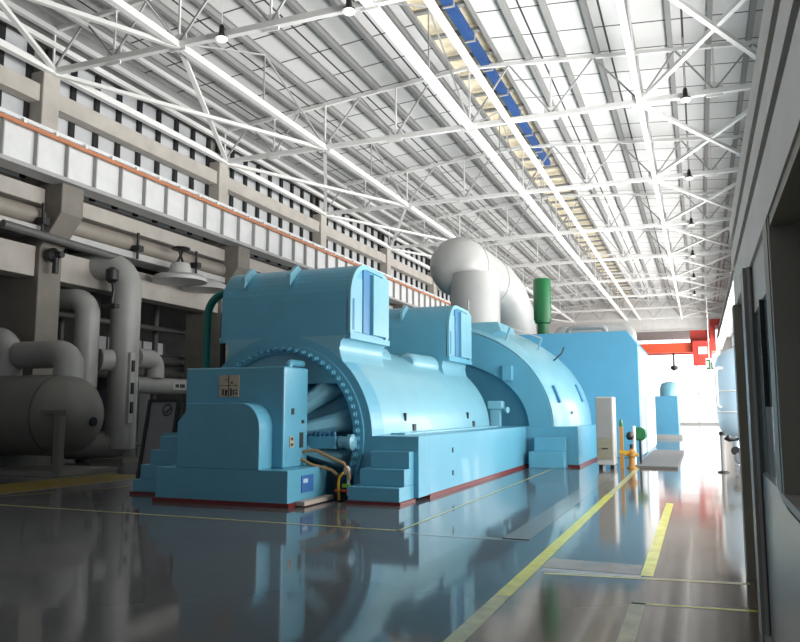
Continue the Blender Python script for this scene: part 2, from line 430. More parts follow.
# blue duct in the roof monitor
bd = thing('roof_duct', 'narrow blue duct running along the opening in the roof', 'duct', (-7.1, 40, 14.0))
MB().box(-6.98, -6.66, 8, 38, 14.24, 14.46).build('duct_body', 'blue', bd)
b0 = None
for k in range(10):
    y = 14.1 + 2.4 * k
    if b0 is None: b0 = MB().box(-7.01, -6.63, y - .05, y + .05, 14.2, 14.5).build('clamp', 'grey_steel', bd)
    else: inst(b0, 'clamp', bd, (0, y - 14.1, 0))

# high bay lamps
def lamp(x, y, label):
    t = thing('high_bay_lamp', label, 'lamp', (x, y, 11.75), 'high bay lamps')
    MB().cyl((x, y, 12.2), (x, y, zroof(x) - .02), .012, 8).build('stem', 'white', t)
    MB().lathe((x, y, 11.8), (0, 0, 1), [(.0, .17), (.04, .17), (.1, .08), (.34, .07), (.4, .03)], 16).build('housing', 'black', t)
    MB().lathe((x, y, 11.72), (0, 0, 1), [(0, .12), (.03, .16), (.08, .17)], 16).build('lens', 'lens', t)
    return t
L0 = None
for k, y in enumerate(TY[:7]):
    for x, nm in ((-11.84, 'left'), (-7.95, 'middle'), (0, 'right')):
        if x < -1 and k > 0: continue
        lb = 'black high bay lamp with white lens above the walkway, %s from the camera' % ORD[k] if x > -1 else 'black high bay lamp with white lens on the nearest truss, %s one' % ('over the exciter' if nm == 'left' else 'beside the roof middle')
        lamp(x, y - .2, lb)

# ------------------------------------------------------------------ exciter
e = thing('exciter', 'teal exciter housing with nameplate and rounded front cowl in front of generator', 'exciter', (-7.7, 11.4, 0))
MB().prism([(-9.04, .05), (-6.36, .05), (-6.36, .6), (-9.04, .6)], 'xz', 11.0, 12.4).build('base', 'teal', e, bevel=.012)
MB().box(-9.08, -6.32, 10.97, 12.44, 0, .07).build('base_trim', 'redtrim', e)
MB().box(-8.78, -6.7, 11.42, 12.28, .6, 2.36).build('housing', 'teal', e, bevel=.03)
cowl = [(-8.61, .6), (-8.61, 1.38), (-8.42, 1.60), (-8.42, 1.72)] + arc(-7.3, 1.28, .38, .44, PI / 2, 0, 8) + [(-6.92, .6)]
MB().prism(cowl, 'xz', 11.0, 11.44, False).build('front_cowl', 'teal', e, bevel=.012)
npl = MB().box(-8.03, -7.62, 11.395, 11.42, 1.83, 2.22).build('nameplate', 'brass', e)
mk = MB().box(-7.835, -7.82, 11.39, 11.395, 1.83, 2.22).box(-8.03, -7.62, 11.39, 11.395, 2.03, 2.04)
for i, (a, b, c, d) in enumerate(((.07, .10, .03, .14), (.13, .17, .02, .13), (.15, .18, .08, .11), (.24, .27, .02, .15), (.30, .32, .03, .13), (.34, .385, .05, .08), (.34, .385, .11, .13), (.25, .29, .24, .27), (.13, .18, .30, .315))):
    mk.box(-8.03 + a, -8.03 + b, 11.388, 11.395, 1.83 + c, 1.83 + d)
mk.build('plate_marks', 'dark_mark', npl)
MB().box(-6.7, -6.685, 11.68, 11.76, 1.52, 1.63).build('switch', 'dark_mark', e)
MB().box(-6.7, -6.685, 11.62, 11.76, .95, 1.14).build('gauge', 'brass', e)
for z in (.97, 1.07): MB().box(-6.7, -6.682, 11.65, 11.73, z, z + .05).build('gauge_mark', 'dark_mark', e)
MB().box(-6.7, -6.685, 11.98, 12.10, .93, 1.2).build('slot_window', 'dark_mark', e)
MB().box(-6.7, -6.68, 12.05, 12.12, 1.36, 1.42).build('latch', 'dark_mark', e)
MB().box(-6.36, -6.345, 11.45, 11.87, .2, .49).build('blue_plate', 'blue_plate', e)
MB().box(-6.345, -6.34, 11.5, 11.66, .36, .43).build('plate_marks', 'paleblue', e)
MB().box(-6.32, -6.15, 11.2, 12.3, .02, .09).build('kick_strip', mat('beige_kick_strip', (.5, .42, .36), .4), e)
MB().tube(path([(-6.95, 12.0, 2.3), (-6.95, 12.0, 2.46), (-6.95, 12.5, 2.46)], .07), .065, 12).build('cooling_pipe', 'teal', e)

# steps left of the exciter
t = thing('access_steps', 'dark teal stair block of four steps on the left of the exciter', 'steps', (-9.7, 12.1, 0))
for i, (x, z) in enumerate(((-10.2, .28), (-10.04, .56), (-9.84, .84), (-9.64, 1.1))):
    MB().box(x, -9.08, 11.75 + .02 * i, 12.5, z - .28 + (.05 if i == 0 else 0), z).build('step', 'teal', t, bevel=.01)
MB().box(-10.23, -9.08, 11.72, 12.52, 0, .05).build('base_trim', 'redtrim', t)

# ------------------------------------------------------------------ generator
GX, GZ, GR = -7.5, 1.1, 1.93
YG, YE = 12.65, 20.9
gen = thing('generator', 'teal horizontal generator with half round barrel, bolted end ring and long plinth', 'generator', (GX, 16.7, 0))
MB().prism([(-10.25, .06), (-4.67, .06), (-4.67, 1.13), (-10.25, 1.13)], 'xz', 13.2, 21.6).build('plinth', 'teal', gen, bevel=.012)
MB().box(-10.28, -4.65, 13.2, 21.6, 0, .07).build('plinth_trim', 'redtrim', gen)
# end plate with round opening reaching down to the floor
RI = 1.56
out = [(-10.25, .06), (-10.25, 1.13), (GX - GR, 1.13)] + arc(GX, GZ, GR, GR, PI, 0, 40)[1:-1] + [(GX + GR, 1.13), (-4.67, 1.13), (-4.67, .06)]
inn = [(GX - RI, .06), (GX - RI, .6), (GX - RI, 1.1)] + arc(GX, GZ, RI, RI, PI, 0, 40)[1:-1] + [(GX + RI, 1.1), (GX + RI, .6), (GX + RI, .06)]
MB().shell(out, inn, 'xz', YG, YG + .55, False).build('end_plate', 'teal', gen)
rim = arc(GX, GZ, RI + .02, RI + .02, PI * 1.12, -PI * .12, 48)
rimo = arc(GX, GZ, RI + .22, RI + .22, PI * 1.12, -PI * .12, 48)
MB().shell(rimo, rim, 'xz', YG - .06, YG + .02, False).build('bolt_flange', 'teal', gen)
bolt = None
for k in range(44):
    a = -.12 * PI + k * PI * 1.24 / 43
    x, z = GX + (RI + .10) * math.cos(a), GZ + (RI + .10) * math.sin(a)
    if bolt is None:
        bx, bz = x, z
        bolt = MB().lathe((x, YG - .06, z), (0, -1, 0), [(0, .055), (.05, .055), (.055, .035), (.11, .033)], 10).build('bolt', 'teal', gen)
    else: inst(bolt, 'bolt', gen, (x - bx, 0, z - bz))
# dished end shield with raised ribs
MB().lathe((GX, YG + .45, GZ), (0, -1, 0), [(0, 1.56), (.05, 1.5), (.32, .9), (.5, .62), (.75, .55), (.8, .2)], 48).build('end_shield', 'teal', gen)
for k in range(8):
    a = -.10 * PI + k * PI * 1.2 / 7
    c, s = math.cos(a), math.sin(a); m = MB(); n = 7; vs = []
    for i in range(n):
        tt = i / (n - 1); r = .55 + .95 * tt; y = YG - .34 + .60 * tt ** 1.3; w = .09 + .10 * tt
        ce = Vector((GX + r * c, 0, GZ + r * s)); pd = Vector((-s, 0, c))
        for (u, d) in ((-1.3, .12), (-1, -.06), (-.5, -.15), (.5, -.15), (1, -.06), (1.3, .12)):
            v = ce + pd * u * w; v.y = y + d * (1 if i < n - 1 else .4); vs.append(v)
    fs = [(i * 6 + j, i * 6 + j + 1, (i + 1) * 6 + j + 1, (i + 1) * 6 + j) for i in range(n - 1) for j in range(5)]
    m.add(vs, fs, True); m.add(vs[-6:], [tuple(range(6))]); m.build('shield_rib', 'teal_light', gen)
bb = MB().box(-6.75, -6.15, YG - .32, YG + .1, .9, 1.12).build('bearing_bracket', 'teal', gen, bevel=.01)
MB().lathe((-6.12, YG - .2, 1.02), (1, 0, 0), [(0, .11), (.18, .11), (.18, .15), (.26, .15), (.3, .08)], 10).build('bracket_cap', 'teal_light', bb)
b2 = None
for k in range(6):
    if b2 is None: b2 = MB().lathe((-6.68, YG - .26, 1.12), (0, 0, 1), [(0, .03), (.09, .03)], 8).build('bolt', 'teal_dark', bb)
    else: inst(b2, 'bolt', bb, (.095 * k, 0, 0))
# barrel
MB().prism(arc(GX, GZ, GR, GR, PI, 0, 64), 'xz', YG + .55, YE, True).build('barrel', 'teal_light', gen)
MB().box(GX + GR - .02, -5.28, YG + .9, YE - .2, 1.12, 1.16).build('foot_flange', 'teal_light', gen)
for y in (14.75, 19.2):
    MB().box(GX + GR - .06, GX + GR + .02, y, y + .16, 1.17, 1.31).build('vent_slot', 'dark_mark', gen)
    MB().box(GX + GR - .12, GX + GR + .01, y - .42, y - .38, 1.38, 1.54).build('handle', 'dark_mark', gen)
for y in (14.6,):
    for z in (.35, .8): MB().box(-4.68, -4.655, y, y + .05, z - .05, z + .05).build('vent_slot', 'dark_mark', gen)
# saddles flaring from cooler to barrel
def saddle(y0, y1):
    a0 = math.acos(1.4 / GR); poly = []
    for sg in (1,):
        R = [(1.38, 3.0), (1.27, 2.9), (1.24, 2.75), (1.27, 2.6), (1.34, 2.46), (1.45, 2.32), (1.56, 2.16), (1.50, 2.1)]
    right = [(GX + a, b) for a, b in R]; left = [(GX - a, b) for a, b in reversed(R)]
    return MB().prism(left + right, 'xz', y0, y1, True)
saddle(YG + .02, 14.7).build('cooler_saddle', 'teal_light', gen)
saddle(18.75, 20.85).build('cooler_saddle', 'teal_light', gen)
def cooler(y0, y1, zb, zt):
    r = .72; rz = zt - (zb + .75)
    prof = [(y0, zb), (y0, zb + .7)] + arc(y0 + r, zb + .75, r, rz, PI, PI / 2, 10)[1:] + [(y1 - .25, zt - .02), (y1, zt - .12), (y1, zb)]
    c = MB().prism(prof, 'yz', -8.95, -6.12, False).build('cooler_housing', 'teal', gen)
    c.data.polygons.foreach_set('use_smooth', [False] * len(c.data.polygons))
    inner = [(y, z) for y, z in prof]
    # raised rim and recess strip on the end face
    MB().shell(inner, [(y0 + (y - y0) * .86 + .13, zb + .06 + (z - zb) * .90) for y, z in inner], 'yz', -6.14, -6.06, False).build('end_rim', 'teal_light', c)
    MB().box(-6.12, -6.10, y0 + .14, y0 + .62, zb + .1, zt - .3).build('end_panel', 'teal_light', c)
    MB().box(-6.12, -6.09, y0 + .66, y0 + .98, zb + .1, zt - .08).build('recess_strip', 'teal_dark', c)
    MB().box(-6.12, -6.03, y0 + 1.02, y1 - .04, zb + .1, zt - .14).build('end_panel', 'teal_light', c)
    MB().box(-6.12, -6.05, y0 + .1, y0 + .17, zb + .12, zb + .72).build('hinge_strip', 'teal_dark', c)
    MB().box(-8.97, -6.04, y0 - .03, y1 + .03, zb - .06, zb + .05).build('base_flange', 'teal', c)
    for x in (-8.45, -7.4):
        MB().prism([(y0 - .03, zt - .44), (y0 + .2, zt - .22), (y0 + .45, zt - .05), (y0 + .28, zt + .02), (y0 - .02, zt - .2)], 'yz', x - .04, x + .04).build('lifting_lug', 'teal_light', c)
    return c
cooler(12.72, 14.58, 3.0, 4.46)
cooler(18.75, 20.8, 2.95, 4.44)
MB().lathe((-6.75, 15.1, 2.75), (0, 1, -.03), [(0, .3), (.6, .3), (.8, .22)], 20).build('manhole', 'teal_light', gen)
MB().lathe((-6.6, 17.0, 2.72), (0, 1, .0), [(0, .2), (.1, .27), (1.6, .3)], 20).build('manhole', 'teal_light', gen)

# steps on the generator end
t = thing('access_steps', 'teal block of three steps against the right corner of the generator plinth', 'steps', (-5.2, 12.25, 0))
for i, (x0, y0, z) in enumerate(((-5.72, 11.95, .29), (-5.6, 12.18, .58), (-5.5, 12.42, .87))):
    MB().box(x0, -4.76, y0, YG, z - .29 + (.05 if i == 0 else 0), z).build('step', 'teal', t, bevel=.01)
MB().box(-5.75, -4.73, 11.92, YG, 0, .05).build('base_trim', 'redtrim', t)

# hoses and cables in front of the end ring
for pts, r, m, lb in (([(-6.75, 12.1, .85), (-6.45, 12.15, .88), (-6.1, 12.2, .72), (-5.92, 12.2, .66), (-5.82, 12.2, .5), (-5.8, 12.2, .38)], .03, 'hose', 'upper tan hose arching from exciter towards generator ring'),
                      ([(-6.75, 12.05, .75), (-6.5, 12.1, .62), (-6.3, 12.15, .58), (-6.15, 12.2, .53), (-6.05, 12.2, .45)], .03, 'hose', 'lower tan hose between exciter and generator ring'),
                      ([(-5.98, 12.15, .02), (-6.0, 12.15, .3), (-5.98, 12.15, .42), (-5.9, 12.15, .5)], .025, 'yellow', 'short yellow hose standing up from the floor beside generator steps')):
    tag(MB().tube(pts, r, 8).build('hose', m), lb, 'hose')
t = thing('valve_manifold', 'small valve manifold with white fitting and red valve in front of generator ring', 'valve', (-6.0, 12.3, 0))
MB().box(-6.2, -5.75, 12.28, 12.5, .02, .12).build('base', 'black', t)
MB().cyl((-5.85, 12.25, .1), (-5.85, 12.25, .5), .03, 8).build('pipe', 'white', t)
MB().lathe((-5.88, 12.25, .46), (0, 0, 1), [(0, .05), (.1, .06), (.15, .03)], 10).build('fitting', 'white', t)
MB().box(-6.1, -5.8, 12.2, 12.26, .16, .2).build('red_valve', 'red', t)
MB().box(-5.95, -5.8, 12.2, 12.25, .24, .3).build('green_tag', mat('lime_tag', (.25, .5, .03), .5), t)
MB().cyl((-6.15, 12.4, .1), (-6.15, 12.4, .45), .07, 10).build('filter', 'rubber', t)

# pedestal instrument between generator and turbine
t = thing('instrument_stand', 'small pale teal instrument post with round valve between generator and turbine', 'instrument', (-5.45, 21.15, 1.13))
MB().box(-5.6, -5.3, 21.05, 21.25, 1.13, 1.62).build('post', 'teal_light', t, bevel=.02)
MB().box(-5.66, -5.22, 21.0, 21.3, 1.62, 1.86).build('head', 'teal_light', t, bevel=.03)
MB().lathe((-5.2, 21.1, 1.6), (1, -.3, 0), [(0, .03), (.08, .03), (.09, .09), (.14, .09)], 12).build('valve', 'teal_light', t)

# ------------------------------------------------------------------ turbine
tb = thing('turbine', 'teal low pressure turbine casing with wide arched face and step block', 'turbine', (AX, 24, 0))
MB().box(-11.6, -3.22, 21.7, 26.6, .06, 1.13).build('plinth', 'teal', tb, bevel=.012)
MB().box(-11.63, -3.19, 21.67, 26.6, 0, .07).build('plinth_trim', 'redtrim', tb)
NS = 56
oa = arc(AX, 1.13, 3.5, 2.95, PI, 0, NS); ia = arc(AX, 1.13, 2.82, 1.95, PI, 0, NS)
MB().shell(oa, ia, 'xz', 21.78, 22.0, False).build('arched_face', 'teal', tb)
# recessed inner face
ib = arc(AX, 1.13, 2.82, 1.95, PI, 0, NS); ic = arc(AX, 1.13, 1.0, .8, PI, 0, NS)
m = MB(); n = NS + 1
m.add([(x, 21.9, z) for x, z in ib] + [(x, 22.7, z) for x, z in ic], [(k, k + 1, n + k + 1, n + k) for k in range(NS)], True)
m.add([(x, 22.7, z) for x, z in ic], [tuple(range(n))]); m.build('inner_cone', 'teal', tb)
# barrel lofted backwards
m = MB(); secs = [(21.86, 3.52, 2.97), (22.05, 3.62, 3.05), (22.6, 3.8, 3.17), (23.6, 4.02, 3.28), (24.6, 4.12, 3.34), (25.6, 4.1, 3.3), (26.6, 3.9, 3.1)]
vs = [(x, y, z) for (y, a, b) in secs for (x, z) in arc(AX, 1.13, a, b, PI, 0, NS)]
m.add(vs, [(i * n + k, i * n + k + 1, (i + 1) * n + k + 1, (i + 1) * n + k) for i in range(len(secs) - 1) for k in range(NS)], True)
m.build('barrel', 'teal_light', tb)
def on_barrel(y, ang):
    for (ya, a0, b0), (yb, a1, b1) in zip(secs, secs[1:]):
        if ya <= y <= yb:
            t_ = (y - ya) / (yb - ya); a = a0 + (a1 - a0) * t_; b = b0 + (b1 - b0) * t_
            return Vector((AX + a * math.cos(ang), y, 1.13 + b * math.sin(ang)))
MB().box(-5.36, -5.06, 21.6, 21.8, 2.45, 2.9).build('junction_box', 'teal', tb, bevel=.02)
hs = []
for (y, ang, nm) in ((22.4, .22, 'hatch'), (24.4, .22, 'hatch')):
    p = on_barrel(y, ang); q = on_barrel(y, ang + .17)
    MB().beam(p, q, .06, .32, up=(0, 1, 0)).build('hatch_slot', 'teal_dark', tb)
p = on_barrel(23.1, .12); MB().box(p.x - .04, p.x + .02, 22.95, 23.35, p.z - .04, p.z + .05).build('label_plate', 'grey_steel', tb)
posts = [on_barrel(22.3, .98), on_barrel(23.5, .80), on_barrel(24.7, .62)]
for p in posts[:2]: MB().beam(p, p + Vector((.12, 0, .38)), .06).build('rail_post', 'teal_light', tb)
MB().tube([posts[0] + Vector((.12, 0, .38)), posts[1] + Vector((.12, 0, .38))], .015, 8).build('hand_rail', 'grey_steel', tb)
p = on_barrel(23.9, .66); MB().tube([p, p + Vector((.25, 0, .22)), p + Vector((.32, .1, .42))], .025, 8).build('lever', 'dark_mark', tb)
MB().prism([(-8.8, 3.85), (-5.9, 3.85), (-5.5, 4.0), (-5.6, 4.28), (-9.2, 4.28)], 'xz', 22.2, 24.2).build('top_platform', 'teal_light', tb, bevel=.03)
MB().cyl((-6.6, 22.4, 4.2), (-6.6, 22.4, 5.0), .03, 8).build('vent_pipe', 'grey_steel', tb)
t = thing('access_steps', 'teal two step block in front of the turbine plinth', 'steps', (-4.0, 21.5, 0))
MB().box(-4.5, -3.52, 21.05, 21.68, 0, .45).build('step', 'teal', t, bevel=.012)
MB().box(-4.4, -3.52, 21.35, 21.68, .45, .84).build('step', 'teal', t, bevel=.012)

# enclosure
en = thing('turbine_enclosure', 'huge plain blue boxy enclosure with chamfered corner behind the turbine', 'enclosure', (AX, 31, 0))
MB().prism([(-13.0, 0), (-1.88, 0), (-1.88, 3.8), (-2.22, 4.3), (-12.7, 4.3), (-13.0, 3.8)], 'xz', 26.65, 35.5).build('body', 'teal_box', en, bevel=.02)
MB().box(-1.9, -1.84, 26.9, 35.3, .1, 3.6).build('side_panel', 'pale', en)  # pale sheet paints the light falling on the right side of the enclosure
MB().box(-1.86, -1.78, 28.5, 29.5, .1, 2.2).build('side_door', 'paleblue', en)

# crossover pipe
cp = thing('crossover_pipe', 'huge pale grey crossover steam pipe with domed end rising above the turbine', 'pipe', (AX, 26, 4.2))
CX, CZ, CR = -7.95, 6.8, 1.08
MB().lathe((CX, 25.95, CZ), (0, -1, 0), [(-3.4, CR), (0, CR), (.25, CR * .985), (.5, CR * .92), (.72, CR * .8), (.9, CR * .62), (1.0, CR * .4), (1.05, CR * .18), (1.06, .01)], 48).build('domed_header', 'jacket', cp)
MB().lathe((CX, 26.0, CZ), (0, -1, 0), [(-.06, CR + .015), (.0, CR + .025), (.06, CR + .015)], 48).build('seam_band', 'grey_steel', cp)
MB().cyl((-7.28, 25.6, 4.41), (-7.28, 25.6, CZ - .4), .88, 36).build('riser', 'jacket', cp)
e0 = [Vector((CX, 29.2, CZ)), Vector((CX + .15, 29.9, CZ - .06)), Vector((CX + .4, 30.6, CZ - .5)), Vector((CX + .6, 31.0, CZ - 1.2)), Vector((CX + .65, 31.1, CZ - 1.9)), Vector((CX + .65, 31.1, 4.32))]
MB().tube(e0, 1.06, 36).build('mitred_elbow', 'jacket', cp)
MB().lathe((CX, 29.2, CZ), (0, -1, 0), [(-.05, CR + .015), (.05, CR + .02)], 48).build('seam_band', 'grey_steel', cp)
MB().box(CX + .85, CX + 1.0, 25.7, 26.1, CZ - .62, CZ - .45).build('clip', 'black', cp)

t = thing('green_cylinder', 'dark green vertical cylinder standing on top of the blue enclosure', 'vessel', (-5.35, 28.0, 4.3))
MB().lathe((-5.35, 28, 4.3), (0, 0, 1), [(0, .22), (.5, .2), (.55, .3), (.68, .3)], 20).build('foot', 'green', t)
MB().lathe((-5.35, 28, 4.95), (0, 0, 1), [(0, .33), (1.5, .33), (1.56, .31)], 28).build('body', 'green', t)
t = tag(MB().tube(path([(-5.9, 34.5, 4.3), (-5.9, 34.5, 5.2), (-2.7, 34.5, 5.2), (-2.7, 34.5, 4.3)], .4), .25, 20).build('steam_pipe', 'jacket'), 'white insulated pipe looping over the back of the blue enclosure', 'pipe')
tag(MB().tube(path([(-4.6, 29.2, 4.3), (-4.6, 29.2, 4.75), (-3.2, 29.2, 4.75), (-3.2, 29.2, 4.3)], .2), .1, 14).build('steam_pipe', 'jacket'), 'thin white pipe bent over the roof of blue enclosure beside green cylinder', 'pipe')

# ------------------------------------------------------------------ walkway things
c = thing('control_cabinet', 'tall narrow grey control cabinet on black feet beside the turbine plinth', 'cabinet', (-2.42, 21.6, 0))
MB().box(-2.66, -2.2, 21.2, 21.95, .12, 1.96).build('body', 'cab_body', c, bevel=.02)
MB().box(-2.64, -2.24, 21.17, 21.2, .85, 1.92).build('upper_door', 'cab', c)
d = MB().box(-2.64, -2.24, 21.17, 21.2, .28, .83).build('lower_door', 'cab_low', c)
MB().box(-2.52, -2.36, 21.15, 21.17, .55, .58).build('handle', 'dark_mark', d)
for x in (-2.62, -2.32): MB().box(x, x + .1, 21.25, 21.9, 0, .12).build('foot', 'black', c)
t = thing('marker_post', 'slim ochre and yellow marker post just right of the grey cabinet', 'post', (-2.05, 21.6, 0))
MB().box(-2.09, -1.99, 21.55, 21.65, 0, 1.15).build('post', 'ochre', t); MB().box(-2.11, -1.85, 21.52, 21.56, .42, .5).build('arm', 'yellow', t)
MB().lathe((-2.04, 21.6, 1.15), (0, 0, 1), [(0, .05), (.06, .06), (.2, .03)], 10).build('cap', 'green', t)
h = thing('hydrant', 'short orange hydrant standing on the floor right of the cabinet', 'hydrant', (-1.8, 21.8, 0))
MB().lathe((-1.8, 21.8, 0), (0, 0, 1), [(0, .13), (.05, .13), (.06, .08), (.3, .08), (.34, .12), (.46, .12), (.54, .05)], 16).build('barrel', 'ochre', h)
MB().cyl((-1.98, 21.8, .38), (-1.62, 21.8, .38), .05, 12).build('outlet', 'yellow', h)
MB().cyl((-1.8, 21.8, .5), (-1.8, 21.8, .66), .05, 10).build('cap', 'rubber', h)
v = thing('valve_stand', 'white standpipe with black handle beside the orange hydrant', 'valve', (-1.78, 22.5, 0))
MB().cyl((-1.78, 22.5, 0), (-1.78, 22.5, 1.15), .05, 12).build('pipe', 'white', v)
MB().lathe((-1.88, 22.42, .78), (0, -.3, 1), [(0, .08), (.1, .12), (.2, .06)], 12).build('handle', 'black', v)
v = thing('valve_stand', 'dark valve post with round green handwheel beside the enclosure corner', 'valve', (-1.65, 23.0, 0))
MB().cyl((-1.65, 23, 0), (-1.65, 23, .95), .035, 10).build('stem', 'black', v)
MB().lathe((-1.65, 22.98, .9), (0, -1, .2), [(0, .16), (.05, .2), (.1, .16)], 18).build('handwheel', 'green', v)
tag(MB().prism([(-1.75, 22.0), (-.62, 22.0), (-.62, 31.0), (-1.75, 31.0)], 'xy', 0, .07).build('floor_plate', mat('grey_checker_plate', (.13, .13, .135), .6), bevel=.01), 'flat grey steel cover plate lying on the walkway floor', 'plate')
b = thing('pump_unit', 'bright blue pump skid far down the walkway near the end wall', 'machine', (-1.9, 46.5, 0))
MB().box(-2.6, -1.15, 46, 48, 0, 2.4).build('cabinet', 'teal_box', b, bevel=.04)
MB().lathe((-1.65, 46.9, 2.4), (0, 0, 1), [(0, .5), (.5, .5), (.75, .4), (.85, .15)], 24).build('dome', 'teal_light', b)
MB().box(-2.75, -1.0, 45.9, 48.1, 0, .2).build('base', 'cab_body', b)
b = thing('pale_cabinet', 'pale blue slim cabinet beside the enclosure end, far down the hall', 'cabinet', (-3.2, 44, 0))
MB().box(-3.6, -2.75, 43.5, 44.5, 0, 2.6).build('body', 'paleblue', b, bevel=.03); MB().box(-3.5, -2.85, 43.48, 43.5, .2, 2.4).build('door', 'white', b)

# overhead crane, far away
cr = thing('bridge_crane', 'red overhead bridge crane spanning the far end of the hall', 'crane', (AX, 80, 8))
DZ = -1.0
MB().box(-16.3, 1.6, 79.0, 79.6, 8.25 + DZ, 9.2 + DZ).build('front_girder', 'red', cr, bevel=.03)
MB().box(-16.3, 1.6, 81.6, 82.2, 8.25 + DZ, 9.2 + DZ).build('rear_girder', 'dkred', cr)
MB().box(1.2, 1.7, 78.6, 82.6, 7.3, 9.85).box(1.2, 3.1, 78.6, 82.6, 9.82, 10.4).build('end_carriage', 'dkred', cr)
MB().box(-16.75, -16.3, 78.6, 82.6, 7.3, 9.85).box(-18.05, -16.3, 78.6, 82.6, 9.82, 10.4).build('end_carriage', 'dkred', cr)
tr = MB().box(-.6, 1.0, 79.0, 82.2, 8.2, 9.4).build('trolley', 'dkred', cr)
MB().box(-.4, 1.3, 78.4, 79.0, 5.9, 8.3).build('operator_cab', 'dkred', cr)
MB().box(.1, .9, 78.35, 78.4, 7.0, 7.7).build('cab_window', 'pale', cr)
MB().cyl((-2.2, 79.3, 5.9), (-2.2, 79.3, 7.3), .08, 8).build('hoist_rope', 'black', cr)
MB().lathe((-2.2, 79.3, 5.5), (0, 0, 1), [(0, .1), (.15, .35), (.4, .35), (.5, .1)], 12).build('hook_block', 'black', cr)
hk = MB().box(-8, 1.5, 84, 84.5, 9.0, 9.9).build('walkway_panel', 'grey_steel', cr)

# right side beyond the control room: pale vessel, barrier, bits
v = thing('blue_vessel', 'pale blue round bottomed vessel with pipes beyond the control room corner', 'vessel', (1.3, 28, 0))
MB().lathe((1.35, 28, .55), (0, 0, 1), [(0, .1), (.05, .35), (.2, .62), (.5, .78), (.9, .82), (2.6, .82), (2.9, .7), (3.1, .4), (3.2, .1)], 32).build('shell', 'paleblue', v)
for k in range(3):
    a = 2.1 + k * 2.1; MB().cyl((1.35 + .55 * math.cos(a), 28 + .55 * math.sin(a), 0), (1.35 + .55 * math.cos(a), 28 + .55 * math.sin(a), .9), .05, 8).build('leg', 'paleblue', v)
MB().tube(path([(.7, 27.6, 1.7), (.55, 27.3, 1.7), (.55, 27.3, 3.0), (.8, 27.5, 3.0)], .12), .05, 10).build('side_pipe', 'white', v)
for z in (1.5, 2.2): MB().lathe((1.35, 28, z), (0, 0, 1), [(0, .83), (.03, .85), (.06, .83)], 32).build('band', 'white', v)
s = thing('barrier_post', 'grey barrier post with black clamps beside the control room corner', 'barrier', (.62, 21.3, 0))
MB().cyl((.5, 21.3, 0), (.5, 21.3, .98), .055, 14).build('post', 'grey_steel', s)
MB().lathe((.5, 21.3, 0), (0, 0, 1), [(0, .15), (.03, .14), (.05, .06)], 18).build('base', 'black', s)
MB().lathe((.5, 21.3, .95), (0, 0, 1), [(0, .075), (.08, .075), (.1, .04)], 14).build('cap', 'black', s)
MB().tube([(.55, 21.3, .86), (.66, 21.3, .88), (.78, 21.3, .84), (.9, 21.3, .86), (1.02, 21.3, .88), (1.3, 21.3, .86)], [.02, .10, .04, .04, .10, .04], 10).build('black_chain', 'black', s)
s = thing('floor_pump', 'small dark floor pump standing behind the barrier post', 'pump', (.95, 22.6, 0))
MB().box(.82, 1.12, 22.4, 22.8, 0, .1).build('base', 'lockers', s)
MB().lathe((.97, 22.4, .3), (0, 1, 0), [(0, .1), (.03, .17), (.4, .17), (.45, .08)], 16).build('motor', 'lockers', s)
MB().lathe((.85, 22.5, .5), (0, -1, 0), [(0, .12), (.06, .12)], 14).build('fan', 'black', s)
sg = thing('exit_sign', 'small pale sign with a green mark high on the end wall', 'sign', (.5, 60, 4.4))
MB().box(.55, 1.1, 60, 60.06, 4.4, 5.4).build('panel', 'white', sg)
MB().box(.6, .85, 59.97, 60, 5.2, 5.3).box(.78, .85, 59.97, 60, 4.6, 5.3).box(.6, .85, 59.97, 60, 4.6, 4.7).box(.92, .99, 59.97, 60, 4.6, 5.1).box(.92, 1.08, 59.97, 60, 4.6, 4.7).build('green_mark', 'green', sg)
MB().beam((.8, 60.03, 5.4), (.8, 60.03, 12), .05).build('hanger', 'white', sg)

# ------------------------------------------------------------------ left equipment
tk = thing('storage_tank', 'grey horizontal tank with domed end on saddles by the left columns', 'tank', (-17, 15.2, 0))
MB().lathe((-20.5, 15.1, 1.47), (1, 0, 0), [(0, 1.06), (5.0, 1.06), (5.25, 1.03), (5.5, .93), (5.7, .75), (5.85, .5), (5.93, .25), (5.95, .02)], 48).build('shell', 'tank', tk)
MB().lathe((-15.5, 15.1, 1.47), (1, 0, 0), [(-.03, 1.065), (.03, 1.07)], 48).build('weld_band', 'pipe_dark', tk)
for x in (-17.6, -19.6): MB().box(x - .25, x + .25, 14.3, 16.1, .08, .62).build('saddle', 'tank', tk)
MB().box(-20.4, -14.6, 14.05, 16.2, 0, .08).build('pad', 'concrete_dark', tk)
MB().box(-15.6, -14.35, 14.1, 14.25, 1.5, 1.6).build('side_bracket', 'tank', tk)
MB().box(-14.7, -14.52, 14.08, 14.26, 0, 1.5).build('support_leg', 'tank', tk)
MB().lathe((-14.62, 15.2, 1.3), (1, 0, 0), [(0, .12), (.1, .12)], 14).build('drain_flange', 'black', tk)
MB().lathe((-17.6, 14.16, .95), (0, -1, 0), [(0, .1), (.06, .1)], 14).build('drain_flange', 'black', tk)
tag(MB().tube(path([(-17.75, 15.3, 2.45), (-17.75, 15.3, 3.55), (-19.6, 15.3, 3.55)], .5), .36, 24).build('tank_pipe', 'pipe'), 'thick grey pipe rising from the tank top and turning left', 'pipe')
tag(MB().tube(path([(-17.38, 15.4, 3.1), (-15.6, 15.4, 3.1), (-15.5, 15.2, 2.3)], .55), .38, 24).build('tank_pipe', 'pipe'), 'thick grey elbow pipe lying across and bending down into the tank end', 'pipe')
dp = thing('down_pipe', 'tall thick grey vertical pipe with elbow standing beside the left columns', 'pipe', (-17.1, 19.0, 0))
